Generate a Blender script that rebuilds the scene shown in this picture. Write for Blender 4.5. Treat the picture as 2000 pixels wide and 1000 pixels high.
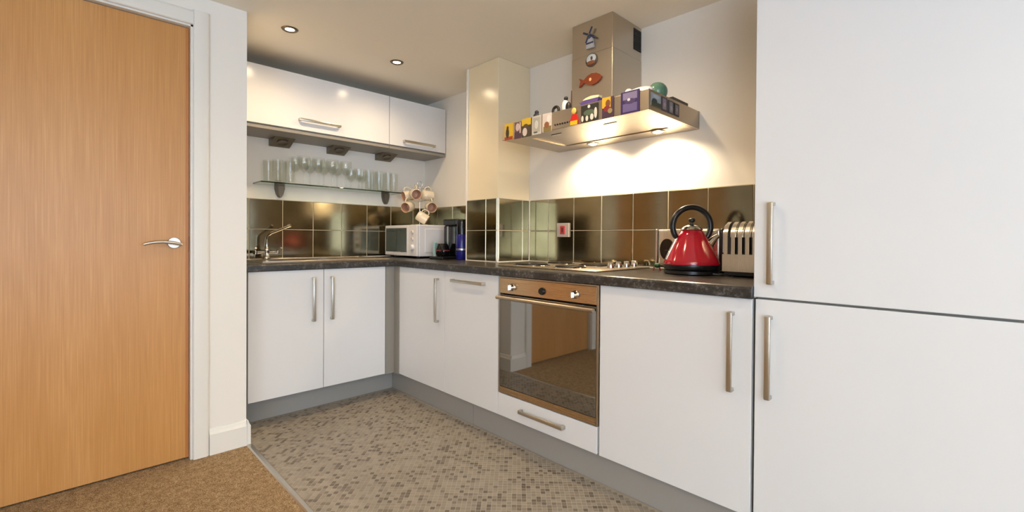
import bpy, bmesh, math, random
from mathutils import Vector, Matrix
random.seed(7)
S = bpy.context.scene
for o in list(bpy.data.objects): bpy.data.objects.remove(o)
C = S.collection
PI = math.pi

# ------------------------------------------------------------------ camera
def cam_basis(yaw, pitch, roll):
    f = Vector((math.sin(yaw)*math.cos(pitch), math.cos(yaw)*math.cos(pitch), math.sin(pitch)))
    r = Vector((math.cos(yaw), -math.sin(yaw), 0)); u = r.cross(f)
    return math.cos(roll)*r+math.sin(roll)*u, -math.sin(roll)*r+math.cos(roll)*u, f
cd = bpy.data.cameras.new('camera'); cam = bpy.data.objects.new('camera', cd); C.objects.link(cam)
r_, u_, f_ = cam_basis(math.radians(44.3976), math.radians(-0.482), math.radians(0.395))
M4 = Matrix(((r_.x, u_.x, -f_.x, -2.2401), (r_.y, u_.y, -f_.y, -3.3682), (r_.z, u_.z, -f_.z, 1.05995), (0, 0, 0, 1)))
cam.matrix_world = M4
cd.sensor_fit = 'HORIZONTAL'; cd.sensor_width = 36; cd.lens = 898.385/2000*36
cd.shift_y = (473.44-500)/2000; cd.clip_start = 0.02
S.camera = cam

# ------------------------------------------------------------------ view, world, large lights
S.view_settings.view_transform = 'Standard'; S.view_settings.look = 'None'
S.view_settings.gamma = 1.0; S.view_settings.exposure = 0.44
S.view_settings.use_curve_mapping = False
S.cycles.transparent_max_bounces = 40
W = bpy.data.worlds.new('world'); S.world = W; W.use_nodes = True
W.node_tree.nodes['Background'].inputs[0].default_value = (0.75, 0.87, 1.0, 1)
W.node_tree.nodes['Background'].inputs[1].default_value = 0.6
def area(name, loc, direction, sx, sy, power, col):
    l = bpy.data.lights.new(name, 'AREA'); l.shape = 'RECTANGLE'; l.size = sx; l.size_y = sy
    l.energy = power; l.color = col
    o = bpy.data.objects.new(name, l); C.objects.link(o); o.location = loc
    o.rotation_euler = Vector(direction).to_track_quat('-Z', 'Z').to_euler()
    return o
DAY = (0.745, 0.935, 1.22)
area('daylight_window_front', (-2.4, -8.14, 1.2), (0, 1, 0.9), 3.2, 1.9, 94, DAY)     # daylight in the window behind the camera
area('daylight_window_left', (-5.14, -5.6, 1.2), (1, 0, 0.9), 3.0, 1.9, 98, DAY)      # daylight in the living-room window

FILL_E = 185
# ------------------------------------------------------------------ material helpers
def lin(c):
    c /= 255.0
    return c/12.92 if c <= 0.04045 else ((c+0.055)/1.055)**2.4
def rgb(r, g, b): return (lin(r), lin(g), lin(b), 1)
MATS = {}
def mat(name, col, rough=0.5, metal=0.0, spec=0.5, coat=0.0, **kw):
    m = bpy.data.materials.new(name); m.use_nodes = True
    p = m.node_tree.nodes['Principled BSDF']
    p.inputs['Base Color'].default_value = col
    p.inputs['Roughness'].default_value = rough
    p.inputs['Metallic'].default_value = metal
    p.inputs['Specular IOR Level'].default_value = spec
    p.inputs['Coat Weight'].default_value = coat
    p.inputs['Coat Roughness'].default_value = 0.05
    for k, v in kw.items(): p.inputs[k.replace('_', ' ')].default_value = v
    MATS[name] = m
    return m
def N(m, t): return m.node_tree.nodes.new(t)
def L(m, a, b): m.node_tree.links.new(a, b)
def P(m): return m.node_tree.nodes['Principled BSDF']
def ramp(m, stops, src):
    r = N(m, 'ShaderNodeValToRGB'); e = r.color_ramp.elements
    while len(e) < len(stops): e.new(0.5)
    for k, (pos, col) in enumerate(stops): e[k].position = pos; e[k].color = col
    L(m, src, r.inputs[0]); return r.outputs[0]
def coords(m, scale=(1, 1, 1), rot=(0, 0, 0), kind='Object'):
    tc = N(m, 'ShaderNodeTexCoord'); mp = N(m, 'ShaderNodeMapping')
    if kind == 'World':
        g = N(m, 'ShaderNodeNewGeometry'); L(m, g.outputs['Position'], mp.inputs[0])
    else: L(m, tc.outputs[kind], mp.inputs[0])
    mp.inputs['Scale'].default_value = scale; mp.inputs['Rotation'].default_value = rot
    return mp.outputs[0]
def noise(m, vec, scale, detail=3, rough=0.5, dist=0.0):
    n = N(m, 'ShaderNodeTexNoise'); L(m, vec, n.inputs['Vector'])
    n.inputs['Scale'].default_value = scale; n.inputs['Detail'].default_value = detail
    n.inputs['Roughness'].default_value = rough; n.inputs['Distortion'].default_value = dist
    return n.outputs['Fac']
def bump(m, h, strength=0.2, dist=0.002):
    b = N(m, 'ShaderNodeBump'); b.inputs['Strength'].default_value = strength; b.inputs['Distance'].default_value = dist
    L(m, h, b.inputs['Height']); L(m, b.outputs[0], P(m).inputs['Normal'])

# painted surfaces
def paint(name, col, rough=0.6, bs=0.05):
    m = mat(name, col, rough); v = coords(m, kind='World')
    bump(m, noise(m, v, 180, 2), bs, 0.001); return m
paint('wall_paint', rgb(236, 231, 222), 0.6)
paint('ceiling_paint', rgb(248, 241, 226), 0.7)
mat('boxing_gloss', rgb(228, 213, 180), 0.2)
mat('trim_white', rgb(232, 229, 221), 0.35)
mat('white_gloss', rgb(221, 221, 221), 0.17, spec=0.45)
mat('carcass_grey', rgb(142, 137, 128), 0.45)
mat('plinth_grey', rgb(158, 154, 147), 0.4)
mat('gap_dark', rgb(40, 38, 35), 0.8)
mat('nickel', rgb(196, 190, 178), 0.32, 1.0)
mat('chrome', rgb(215, 212, 206), 0.08, 1.0)
mat('black_plastic', rgb(18, 18, 20), 0.28)
mat('black_gloss', rgb(10, 10, 12), 0.08)
mat('rubber', rgb(22, 21, 21), 0.6)
mat('grout', rgb(196, 184, 158), 0.8)
mat('white_plastic', rgb(226, 222, 220), 0.3)
mat('cream_ceramic', rgb(226, 213, 188), 0.18)
mat('tan_ceramic', rgb(205, 160, 128), 0.3)
mat('red_enamel', rgb(164, 0, 30), 0.12, coat=0.6)
mat('oven_glass', rgb(26, 22, 16), 0.03, 0.0, spec=1.0, IOR=2.2)
mat('mw_glass', rgb(52, 62, 60), 0.06, 0.0, spec=0.8)
mat('dark_iron', rgb(45, 40, 36), 0.35, 0.6)
mat('bracket_metal', rgb(122, 112, 100), 0.45, 0.7)
mat('lamp_metal', rgb(120, 108, 92), 0.35, 0.8)

# brushed steel
def brushed(name, col, rough, axis):
    m = mat(name, col, rough, 1.0)
    sc = [600, 600, 600]; sc[axis] = 3
    v = coords(m, tuple(sc), kind='World'); n = noise(m, v, 1.0, 2)
    mr = N(m, 'ShaderNodeMapRange'); L(m, n, mr.inputs[0]); mr.inputs[3].default_value = rough-0.08; mr.inputs[4].default_value = rough+0.1
    L(m, mr.outputs[0], P(m).inputs['Roughness']); bump(m, n, 0.06, 0.0005); return m
brushed('steel_v', rgb(196, 187, 172), 0.34, 2)
brushed('steel_h', rgb(184, 172, 154), 0.33, 1)
brushed('steel_oven', rgb(198, 172, 138), 0.25, 1)
brushed('steel_sink', rgb(190, 182, 170), 0.25, 0)
brushed('toaster_steel', rgb(206, 198, 184), 0.24, 2)

# metallic bronze splash-back tile with a faint brushed cloudiness
m = mat('bronze_tile', rgb(150, 137, 104), 0.14, 1.0)
v = coords(m, (3, 3, 3), kind='World'); n = noise(m, v, 2.2, 3)
L(m, ramp(m, [(0.3, rgb(137, 127, 102)), (0.7, rgb(151, 142, 118))], n), P(m).inputs['Base Color'])
v2 = coords(m, (14, 14, 500), kind='World'); n2 = noise(m, v2, 1.0, 2)
mr = N(m, 'ShaderNodeMapRange'); L(m, n2, mr.inputs[0]); mr.inputs[3].default_value = 0.07; mr.inputs[4].default_value = 0.16
L(m, mr.outputs[0], P(m).inputs['Roughness'])
bump(m, noise(m, coords(m, kind='World'), 9, 2), 0.05, 0.004)

# oak veneer door
m = mat('oak_veneer', rgb(200, 150, 96), 0.36, spec=0.5)
v = coords(m, (1, 1, 0.075), kind='World')
n1 = noise(m, v, 4.0, 4, 0.55, 0.6)
mlt = N(m, 'ShaderNodeMath'); mlt.operation = 'MULTIPLY'; L(m, n1, mlt.inputs[0]); mlt.inputs[1].default_value = 17.0
fr = N(m, 'ShaderNodeMath'); fr.operation = 'PINGPONG'; L(m, mlt.outputs[0], fr.inputs[0]); fr.inputs[1].default_value = 1.0
fine = noise(m, coords(m, (1, 1, 0.012), kind='World'), 260, 3, 0.6)
broad = noise(m, coords(m, (1, 1, 0.03), kind='World'), 5.0, 2)
mx = N(m, 'ShaderNodeMath'); mx.operation = 'MULTIPLY_ADD'; L(m, fr.outputs[0], mx.inputs[0]); mx.inputs[1].default_value = 0.10; L(m, fine, mx.inputs[2])
mx2 = N(m, 'ShaderNodeMath'); mx2.operation = 'MULTIPLY_ADD'; L(m, broad, mx2.inputs[0]); mx2.inputs[1].default_value = 0.5; L(m, mx.outputs[0], mx2.inputs[2])
L(m, ramp(m, [(0.45, rgb(184, 129, 68)), (0.8, rgb(199, 145, 84)), (1.0, rgb(209, 157, 97))], mx2.outputs[0]), P(m).inputs['Base Color'])
bump(m, fine, 0.05, 0.0005)

# worktop: charcoal with fine pale flecks
m = mat('worktop_laminate', rgb(44, 42, 40), 0.3)
v = coords(m, kind='World'); a = noise(m, v, 60, 4, 0.7); b = noise(m, v, 12, 3)
mm = N(m, 'ShaderNodeMath'); mm.operation = 'MULTIPLY_ADD'; L(m, b, mm.inputs[0]); mm.inputs[1].default_value = 0.5; L(m, a, mm.inputs[2])
L(m, ramp(m, [(0.55, rgb(34, 32, 31)), (0.8, rgb(52, 49, 46)), (0.93, rgb(98, 94, 88))], mm.outputs[0]), P(m).inputs['Base Color'])

# carpet
m = mat('carpet', rgb(160, 125, 85), 0.95, spec=0.1)
v = coords(m, kind='World'); a = noise(m, v, 300, 4, 0.8); b = noise(m, v, 40, 3, 0.6)
mm = N(m, 'ShaderNodeMath'); mm.operation = 'MULTIPLY_ADD'; L(m, b, mm.inputs[0]); mm.inputs[1].default_value = 0.22; L(m, a, mm.inputs[2])
L(m, ramp(m, [(0.44, rgb(88, 66, 44)), (0.6, rgb(158, 130, 96)), (0.76, rgb(226, 203, 166))], mm.outputs[0]), P(m).inputs['Base Color'])
bump(m, a, 0.9, 0.006)

# vinyl floor: pale joints and six tones of mosaic piece
mat('vinyl_joint', rgb(166, 157, 143), 0.45)
for k, c in enumerate([(139, 131, 119), (145, 137, 124), (133, 125, 113), (149, 141, 129), (115, 106, 95), (100, 91, 81)]):
    mat('vinyl_%d' % k, rgb(*c), 0.38)

# thin clear glass
def thin_glass(name, tint, f0=0.04, rough=0.02):
    m = bpy.data.materials.new(name); m.use_nodes = True; nt = m.node_tree; nt.nodes.clear()
    o = nt.nodes.new('ShaderNodeOutputMaterial'); mixn = nt.nodes.new('ShaderNodeMixShader')
    t = nt.nodes.new('ShaderNodeBsdfTransparent'); t.inputs[0].default_value = tint
    g = nt.nodes.new('ShaderNodeBsdfGlossy'); g.inputs['Roughness'].default_value = rough; g.inputs[0].default_value = (1, 1, 1, 1)
    lw = nt.nodes.new('ShaderNodeLayerWeight'); lw.inputs[0].default_value = 0.5
    pw = nt.nodes.new('ShaderNodeMath'); pw.operation = 'POWER'; nt.links.new(lw.outputs['Facing'], pw.inputs[0]); pw.inputs[1].default_value = 4.0
    fz = nt.nodes.new('ShaderNodeMath'); fz.operation = 'MULTIPLY_ADD'; nt.links.new(pw.outputs[0], fz.inputs[0]); fz.inputs[1].default_value = 0.8; fz.inputs[2].default_value = f0
    nt.links.new(fz.outputs[0], mixn.inputs[0]); nt.links.new(t.outputs[0], mixn.inputs[1]); nt.links.new(g.outputs[0], mixn.inputs[2])
    nt.links.new(mixn.outputs[0], o.inputs[0]); MATS[name] = m; return m
thin_glass('clear_glass', (0.955, 0.962, 0.95, 1), 0.04)
thin_glass('shelf_glass', (0.80, 0.88, 0.83, 1), 0.04)
thin_glass('shelf_edge', (0.30, 0.42, 0.36, 1), 0.06)
thin_glass('window_glass', (0.98, 0.99, 0.98, 1), 0.04)
def emit(name, col, strength):
    m = mat(name, col, 0.4); P(m).inputs['Emission Color'].default_value = col; P(m).inputs['Emission Strength'].default_value = strength; return m
emit('downlight_bulb', (1.0, 0.86, 0.66, 1), 14)
emit('hood_bulb', (1.0, 0.78, 0.48, 1), 30)

_flat = {}
def flat(r, g, b, rough=0.45, metal=0.0):
    k = (r, g, b, rough, metal)
    if k not in _flat: _flat[k] = mat('print_%d_%d_%d' % (r, g, b), rgb(r, g, b), rough, metal).name
    return _flat[k]

# ------------------------------------------------------------------ geometry helpers
def bm_new(): return bmesh.new()
def add_box(bm, x0, x1, y0, y1, z0, z1, bev=0.0, seg=2):
    t = bmesh.new() if bev else bm
    r = bmesh.ops.create_cube(t, size=1.0)
    for v in r['verts']:
        v.co = Vector((x0+(v.co.x+.5)*(x1-x0), y0+(v.co.y+.5)*(y1-y0), z0+(v.co.z+.5)*(z1-z0)))
    if bev:
        bmesh.ops.bevel(t, geom=list(t.edges), offset=bev, segments=seg, profile=0.5, affect='EDGES', clamp_overlap=True)
        merge(bm, t)
    return bm
def merge(bm, t):
    me = bpy.data.meshes.new('tmp'); t.to_mesh(me); t.free(); bm.from_mesh(me); bpy.data.meshes.remove(me)
def box(x0, x1, y0, y1, z0, z1, bev=0.0, seg=2):
    return add_box(bmesh.new(), min(x0, x1), max(x0, x1), min(y0, y1), max(y0, y1), min(z0, z1), max(z0, z1), bev, seg)
def add_prism(bm, pts, axis, a, b):
    """extrude a 2-D polygon along an axis; pts are the two other coordinates in xyz order"""
    def mk(p, t):
        q = list(p); q.insert(axis, t); return Vector(q)
    lo = [bm.verts.new(mk(p, a)) for p in pts]; hi = [bm.verts.new(mk(p, b)) for p in pts]
    n = len(pts); bm.faces.new(lo); bm.faces.new(list(reversed(hi)))
    for k in range(n): bm.faces.new((lo[k], hi[k], hi[(k+1) % n], lo[(k+1) % n]))
    bmesh.ops.recalc_face_normals(bm, faces=list(bm.faces)); return bm
def prism(pts, axis, a, b): return add_prism(bmesh.new(), pts, axis, a, b)
def add_lathe(bm, prof, c=(0, 0, 0), seg=24, axis=2, close=False):
    rings = []
    for (r, h) in prof:
        ring = []
        for k in range(seg if r > 1e-6 else 1):
            a = 2*PI*k/seg; p = [r*math.cos(a), r*math.sin(a)]; p.insert(axis, h)
            if axis == 1: p = [r*math.cos(a), h, r*math.sin(a)]
            ring.append(bm.verts.new(Vector(p)+Vector(c)))
        rings.append(ring)
    for A, B in zip(rings[:-1], rings[1:]):
        if len(A) == 1 and len(B) == 1: continue
        for k in range(seg):
            k2 = (k+1) % seg
            if len(A) == 1: bm.faces.new((A[0], B[k2], B[k]))
            elif len(B) == 1: bm.faces.new((A[k], A[k2], B[0]))
            else: bm.faces.new((A[k], A[k2], B[k2], B[k]))
    if len(rings[0]) > 1 and not close: bm.faces.new(list(reversed(rings[0])))
    if len(rings[-1]) > 1 and not close: bm.faces.new(rings[-1])
    bmesh.ops.recalc_face_normals(bm, faces=list(bm.faces)); return bm
def lathe(prof, c=(0, 0, 0), seg=24, axis=2): return add_lathe(bmesh.new(), prof, c, seg, axis)
def add_tube(bm, pts, r, seg=10, closed=False):
    pts = [Vector(p) for p in pts]; n = len(pts); rad = r if isinstance(r, (list, tuple)) else [r]*n
    rings = []; up = None
    for k in range(n):
        if closed: t = pts[(k+1) % n]-pts[k-1]
        else: t = pts[min(k+1, n-1)]-pts[max(k-1, 0)]
        t.normalize()
        if up is None: up = t.orthogonal().normalized()
        up = (up-t*up.dot(t)).normalized(); s = t.cross(up)
        rings.append([bm.verts.new(pts[k]+(up*math.cos(2*PI*j/seg)+s*math.sin(2*PI*j/seg))*rad[k]) for j in range(seg)])
    for k in range(n if closed else n-1):
        A, B = rings[k], rings[(k+1) % n]
        for j in range(seg): bm.faces.new((A[j], A[(j+1) % seg], B[(j+1) % seg], B[j]))
    if not closed: bm.faces.new(list(reversed(rings[0]))); bm.faces.new(rings[-1])
    bmesh.ops.recalc_face_normals(bm, faces=list(bm.faces)); return bm
def tube(pts, r, seg=10, closed=False): return add_tube(bmesh.new(), pts, r, seg, closed)
def ellipsoid(c, rx, ry, rz, seg=20, rings=12):
    bm = bmesh.new(); bmesh.ops.create_uvsphere(bm, u_segments=seg, v_segments=rings, radius=1)
    for v in bm.verts: v.co = Vector((c[0]+v.co.x*rx, c[1]+v.co.y*ry, c[2]+v.co.z*rz))
    return bm
def root_loc(o):
    while o.parent: o = o.parent
    return Vector(o.location)
def obj(name, bm, material, parent=None, smooth=None, local=False):
    """link a bmesh as ONE mesh object; coordinates are world ones unless local"""
    me = bpy.data.meshes.new(name)
    bm.to_mesh(me); bm.free()
    if parent is not None and not local: me.transform(Matrix.Translation(-root_loc(parent)))
    mats = material if isinstance(material, (list, tuple)) else [material]
    for q in mats: me.materials.append(MATS[q])
    o = bpy.data.objects.new(name, me); C.objects.link(o)
    if parent is not None: o.parent = parent
    if smooth is not None:
        for p in me.polygons: p.use_smooth = True
        me.set_sharp_from_angle(angle=math.radians(smooth))
    return o
def tag(o, label, cat, group=None, kind=None):
    if label: o['label'] = label
    if cat: o['category'] = cat
    if group: o['group'] = group
    if kind: o['kind'] = kind
    return o
def thing(name, label, cat, loc=(0, 0, 0), rotz=0, group=None):
    o = bpy.data.objects.new(name, None); o.empty_display_size = 0.05; C.objects.link(o)
    o.location = loc; o.rotation_euler = (0, 0, rotz); return tag(o, label, cat, group)
def struct(name, bm, material, label, cat='wall', parent=None, smooth=None):
    o = obj(name, bm, material, parent, smooth)
    if parent is None: tag(o, label, cat, kind='structure')
    return o
def dup_tree(o, loc=None, rotz=None, parent=None):
    c = o.copy(); C.objects.link(c)
    if parent is not None: c.parent = parent
    if loc is not None: c.location = loc
    if rotz is not None: c.rotation_euler = (0, 0, rotz)
    for ch in list(o.children): dup_tree(ch, parent=c)
    return c

# ------------------------------------------------------------------ key dimensions (metres; room corner at the origin)
ZC = 2.197          # ceiling
ZT, ZW = 0.870, 0.910   # worktop underside and top
ZB = 0.150          # bottom of base doors
XB = -0.6265        # front of doors on the hob side
YA = -0.5853        # front of doors on the sink side
XP = -1.569         # niche return beside the door pier
YL = -0.756         # face of the wall with the door

# ------------------------------------------------------------------ room shell
wall_back = struct('wall_back', box(-1.67, 0.10, 0.0, 0.10, 0, ZC), 'wall_paint', 'warm white wall behind the sink and the glass shelf')
wall_right = struct('wall_right', box(0.0, 0.10, -8.3, 0.0, 0, ZC), 'wall_paint', 'warm white wall behind the hob and cooker hood')
bm = bmesh.new()
add_box(bm, -1.67, XP, YL, -0.001, 0, ZC)                       # pier with the niche return
add_box(bm, -1.79, -1.67, YL, -0.656, 0, ZC)
add_box(bm, -2.65, -1.79, YL, -0.656, 2.07, ZC)                 # above the door
add_box(bm, -5.2, -2.65, YL, -0.656, 0, ZC)
wall_door = struct('wall_door', bm, 'wall_paint', 'white wall and pier around the wooden door')
bm = bmesh.new()                                                # living-room wall with window opening
add_box(bm, -5.3, -5.2, -8.3, YL, 0, 0.2); add_box(bm, -5.3, -5.2, -8.3, YL, 2.15, ZC)
add_box(bm, -5.3, -5.2, -8.3, -7.15, 0.2, 2.15); add_box(bm, -5.3, -5.2, -4.05, YL, 0.2, 2.15)
wall_left = struct('wall_left', bm, 'wall_paint', 'white living-room wall with a window, out of view')
bm = bmesh.new()
add_box(bm, -5.2, 0, -8.3, -8.2, 0, 0.2); add_box(bm, -5.2, 0, -8.3, -8.2, 2.15, ZC)
add_box(bm, -5.2, -4.05, -8.3, -8.2, 0.2, 2.15); add_box(bm, -0.75, 0, -8.3, -8.2, 0.2, 2.15)
wall_front = struct('wall_front', bm, 'wall_paint', 'white wall with a wide window behind the camera')
ceiling = struct('ceiling', box(-5.3, 0.1, -8.3, 0.1, ZC, ZC+0.1), 'ceiling_paint', 'flat off-white ceiling with recessed downlights', 'ceiling')
# windows behind the camera
def window(name, x0, x1, y0, y1, z0, z1, label):
    w = thing(name, label, 'window', ((x0+x1)/2, (y0+y1)/2, z0)); w['kind'] = 'structure'
    alongx = (x1-x0) > (y1-y0)
    bm = bmesh.new(); t = 0.055
    def bar(a0, a1, c0, c1):
        if alongx: add_box(bm, a0, a1, y0, y1, c0, c1)
        else: add_box(bm, x0, x1, a0, a1, c0, c1)
    lo, hi = (x0, x1) if alongx else (y0, y1)
    bar(lo, lo+t, z0, z1); bar(hi-t, hi, z0, z1); bar(lo+t, hi-t, z0, z0+t); bar(lo+t, hi-t, z1-t, z1); bar((lo+hi)/2-t/2, (lo+hi)/2+t/2, z0+t, z1-t)
    obj('window_frame', bm, 'trim_white', w)
    for a, b in ((lo+t, (lo+hi)/2-t/2), ((lo+hi)/2+t/2, hi-t)):
        g = box(a, b, (y0+y1)/2-.003, (y0+y1)/2+.003, z0+t, z1-t) if alongx else box((x0+x1)/2-.003, (x0+x1)/2+.003, a, b, z0+t, z1-t)
        obj('pane', g, 'window_glass', w)
window('window_1', -4.05, -0.75, -8.29, -8.22, 0.2, 2.15, 'white framed window in the wall behind the camera')
window('window_2', -5.29, -5.22, -7.15, -4.05, 0.2, 2.15, 'white framed living-room window to the left, out of view')

# floors
XT = -1.558
floor = struct('floor', box(XT, 0.0, -8.2, 0.0, -0.05, 0.0), 'vinyl_joint', 'grey-beige mosaic patterned vinyl floor of the kitchen', 'floor')
bm = bmesh.new(); add_box(bm, -5.2, XT-0.002, -8.2, -0.656, -0.05, 0.001)
carpet = struct('floor_carpet', bm, 'carpet', 'brown flecked carpet in front of the wooden door', 'floor')
# mosaic pieces, laid at 45 degrees to the units, 20 mm pitch
verts, faces, mi = [], [], []
pitch, half = 0.0200, 0.0086
c45 = math.sqrt(.5)
for i in range(-190, 190):
    for j in range(-190, 190):
        u, v = i*pitch, j*pitch
        cx, cy = -1.06+(u-v)*c45, -1.9+(u+v)*c45
        if not (XT+0.013 < cx < -0.582 and -3.35 < cy < -0.476): continue
        k0 = len(verts)
        for zz, hh in ((0.0, half+0.0004), (0.0007, half)):
            for (a, b) in ((-1, -1), (1, -1), (1, 1), (-1, 1)):
                verts.append((cx+(a-b)*hh*c45, cy+(a+b)*hh*c45, zz))
        faces.append((k0+4, k0+5, k0+6, k0+7))
        for q in range(4): faces.append((k0+q, k0+(q+1) % 4, k0+4+(q+1) % 4, k0+4+q))
        t = random.random()
        idx = 0 if t < .26 else 1 if t < .48 else 2 if t < .66 else 3 if t < .78 else 4 if t < .90 else 5
        mi += [idx]*5
me = bpy.data.meshes.new('mosaic'); me.from_pydata(verts, [], faces)
for k in range(6): me.materials.append(MATS['vinyl_%d' % k])
me.polygons.foreach_set('material_index', mi); me.update()
mo = bpy.data.objects.new('mosaic_pieces', me); C.objects.link(mo); mo.parent = floor; mo['kind'] = 'stuff'
bm = bmesh.new(); add_prism(bm, [(XT-0.014, 0.0015), (XT-0.008, 0.006), (XT+0.008, 0.006), (XT+0.014, 0.0005)], 1, -3.6, -0.774)
tag(obj('threshold_strip', bm, 'nickel'), 'thin metal threshold strip between carpet and vinyl floor', 'strip', kind='structure')

# boxed-in pipe column beside the hob
BX, BY1, BY2 = -0.2863, -0.936, -1.2435
boxing = struct('wall_boxing', box(BX, -0.001, BY2, BY1, ZW+0.001, ZC-0.001, 0.003), 'boxing_gloss', 'glossy cream boxed-in column left of the cooker hood')
struct('trim_1', box(BX-0.006, BX+0.002, BY1-0.012, BY1+0.004, ZW+0.001, ZC-0.002), 'trim_white', 'white edge strip down the far side of the cream column', 'trim')

# splash-back tiles: each one a child of the wall behind it
ZR = [(ZW+0.006, 1.1095), (1.1135, 1.311)]
tile_mesh = {}
def tile(parent, axis, pos, a0, a1, z0, z1):
    w, h = round(abs(a1-a0), 4), round(z1-z0, 4); key = (axis, w, h)
    if key not in tile_mesh:
        b = box(-.005, 0, -w/2, w/2, -h/2, h/2, 0.0016, 1) if axis == 0 else box(-w/2, w/2, -.005, 0, -h/2, h/2, 0.0016, 1)
        me = bpy.data.meshes.new('tile'); b.to_mesh(me); b.free(); me.materials.append(MATS['bronze_tile']); tile_mesh[key] = me
    o = bpy.data.objects.new('tile', tile_mesh[key]); C.objects.link(o); o.parent = parent
    mid = (a0+a1)/2; zc = (z0+z1)/2
    o.location = (pos, mid, zc) if axis == 0 else (mid, pos, zc)
    return o
g = 0.0022
def run(parent, axis, pos, cuts):
    for a, b in zip(cuts[:-1], cuts[1:]):
        lo, hi = min(a, b)+g, max(a, b)-g
        for z0, z1 in ZR: tile(parent, axis, pos-0.002, lo, hi, z0, z1)
run(wall_back, 1, 0, [-1.565, -1.362, -1.1545, -0.9485, -0.741, -0.5345, -0.328, -0.1215, -0.008])
run(wall_right, 0, 0, [-0.008, -0.2, -0.4065, -0.613, -0.8195, -0.934])
run(wall_right, 0, 0, [-1.246, -1.418, -1.6245, -1.8265, -2.031, -2.235, -2.4395, -2.6445, -2.848])
def grout(parent, b): return obj('grout', b, 'grout', parent)
grout(wall_back, box(-1.567, -0.001, -0.0045, -0.0002, ZW+0.001, 1.3145))
grout(wall_right, box(-0.0045, -0.0002, -0.934, -0.0055, ZW+0.001, 1.3145))
grout(wall_right, box(-0.0045, -0.0002, -2.848, -1.2445, ZW+0.001, 1.3145))
def run_box(axis, pos, cuts):
    for a, b in zip(cuts[:-1], cuts[1:]):
        lo, hi = min(a, b)+g, max(a, b)-g
        for z0, z1 in ZR: tile(boxing, axis, pos-0.002, lo, hi, z0, z1)
run_box(0, BX, [BY1-.006, -1.139, BY2+0.002]); run_box(1, BY2, [BX+.002, -0.0712, -0.007])
grout(boxing, box(BX-0.0045, BX-0.0002, BY2, BY1-.001, ZW+0.001, 1.3145))
grout(boxing, box(BX, -0.006, BY2-0.0045, BY2-0.0002, ZW+0.001, 1.3145))
# tiles on the niche return (seen edge-on beside the pier)
for z0, z1 in ZR:
    for a, b in ((-0.012, -0.2), (-0.2044, -0.4065), (-0.4109, -0.6)):
        w = abs(a-b); bmt = box(XP+.001, XP+.007, b, a, z0, z1, .0015, 1); obj('tile', bmt, 'bronze_tile', wall_door)
# white corner beads on the tiling
struct('trim_2', box(BX-0.0085, BX+0.0, BY2-0.0085, BY2+0.0, ZW+0.0005, 1.316), 'trim_white', 'white tile trim on the near corner of the column', 'trim')
struct('trim_3', box(-0.0105, -0.0005, BY2-0.012, BY2-0.006, ZW+0.0005, 1.316), 'trim_white', 'white sealant line where column tiles meet the hob wall', 'trim')
bm = bmesh.new()
add_box(bm, -1.565, -0.002, -0.0095, -0.002, ZW+.0005, ZW+.0055); add_box(bm, -0.0095, -.002, BY1, -.01, ZW+.0005, ZW+.0055)
add_box(bm, BX-.010, BX-.002, BY2, BY1, ZW+.0005, ZW+.0055); add_box(bm, BX, -.012, BY2-.010, BY2-.002, ZW+.0005, ZW+.0055)
add_box(bm, -.0095, -.002, -2.848, BY2-.012, ZW+.0005, ZW+.0055)
struct('trim_4', bm, 'trim_white', 'thin pale sealant bead along the back of the worktop', 'trim')

# door, lining, architrave, skirting
door = thing('door_1', 'plain oak veneered flush door with a steel lever handle', 'door', (-2.22, -0.709, 0)); door['kind'] = 'structure'
obj('door_leaf', box(-2.628, -1.8085, -0.731, -0.687, 0.008, 2.044, 0.0015, 1), 'oak_veneer', door)
mat('oak_lipping', rgb(186, 118, 58), 0.4)
obj('edge_lipping', box(-1.8215, -1.8084, -0.7314, -0.7312, 0.008, 2.044), 'oak_lipping', door)
hd = obj('handle_rose', lathe([(0.0, -0.742), (0.024, -0.742), (0.026, -0.739), (0.026, -0.7312)], (-1.866, 0, 1.029), 28, 1), 'nickel', door, 40)
pts = [(-1.866, -0.740, 1.029), (-1.866, -0.765, 1.029), (-1.868, -0.779, 1.029)]
lev = [(-1.842, -0.783, 1.020), (-1.855, -0.784, 1.025), (-1.868, -0.785, 1.0285), (-1.890, -0.786, 1.032), (-1.915, -0.787, 1.034), (-1.940, -0.787, 1.033), (-1.962, -0.786, 1.029), (-1.982, -0.784, 1.0225)]
bm = tube(pts, 0.008, 12); add_tube(bm, lev, [.0055, .007, .0075, .0075, .0075, .0075, .0075, .006], 12)
obj('lever', bm, 'nickel', hd, 50)
obj('latch', box(-1.8085, -1.8065, -0.728, -0.694, 0.985, 1.06), 'gap_dark', door)
def far_door(name, x0, x1, label):
    d = thing(name, label, 'door', ((x0+x1)/2, YL-.02, 0)); d['kind'] = 'structure'
    obj('door_leaf', box(x0+.06, x1-.06, YL-.020, YL-.001, 0.008, 2.044, 0.0015, 1), 'oak_veneer', d)
    b = box(x0, x0+.058, YL-.024, YL-.001, 0, 2.11); add_box(b, x1-.058, x1, YL-.024, YL-.001, 0, 2.11); add_box(b, x0+.058, x1-.058, YL-.024, YL-.001, 2.048, 2.11)
    obj('frame', b, 'trim_white', d)
far_door('door_2', -3.74, -2.80, 'oak veneered door further along the wall, out of view')
far_door('door_3', -4.72, -3.78, 'oak veneered door at the far end of the wall, out of view')
bm = bmesh.new()
add_box(bm, -1.8055, -1.7905, -0.757, -0.657, 0, 2.058); add_box(bm, -2.6455, -2.6305, -0.757, -0.657, 0, 2.058); add_box(bm, -2.6455, -1.7905, -0.757, -0.657, 2.047, 2.0685)
struct('trim_5', bm, 'trim_white', 'cream painted lining around the wooden door', 'trim')
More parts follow.
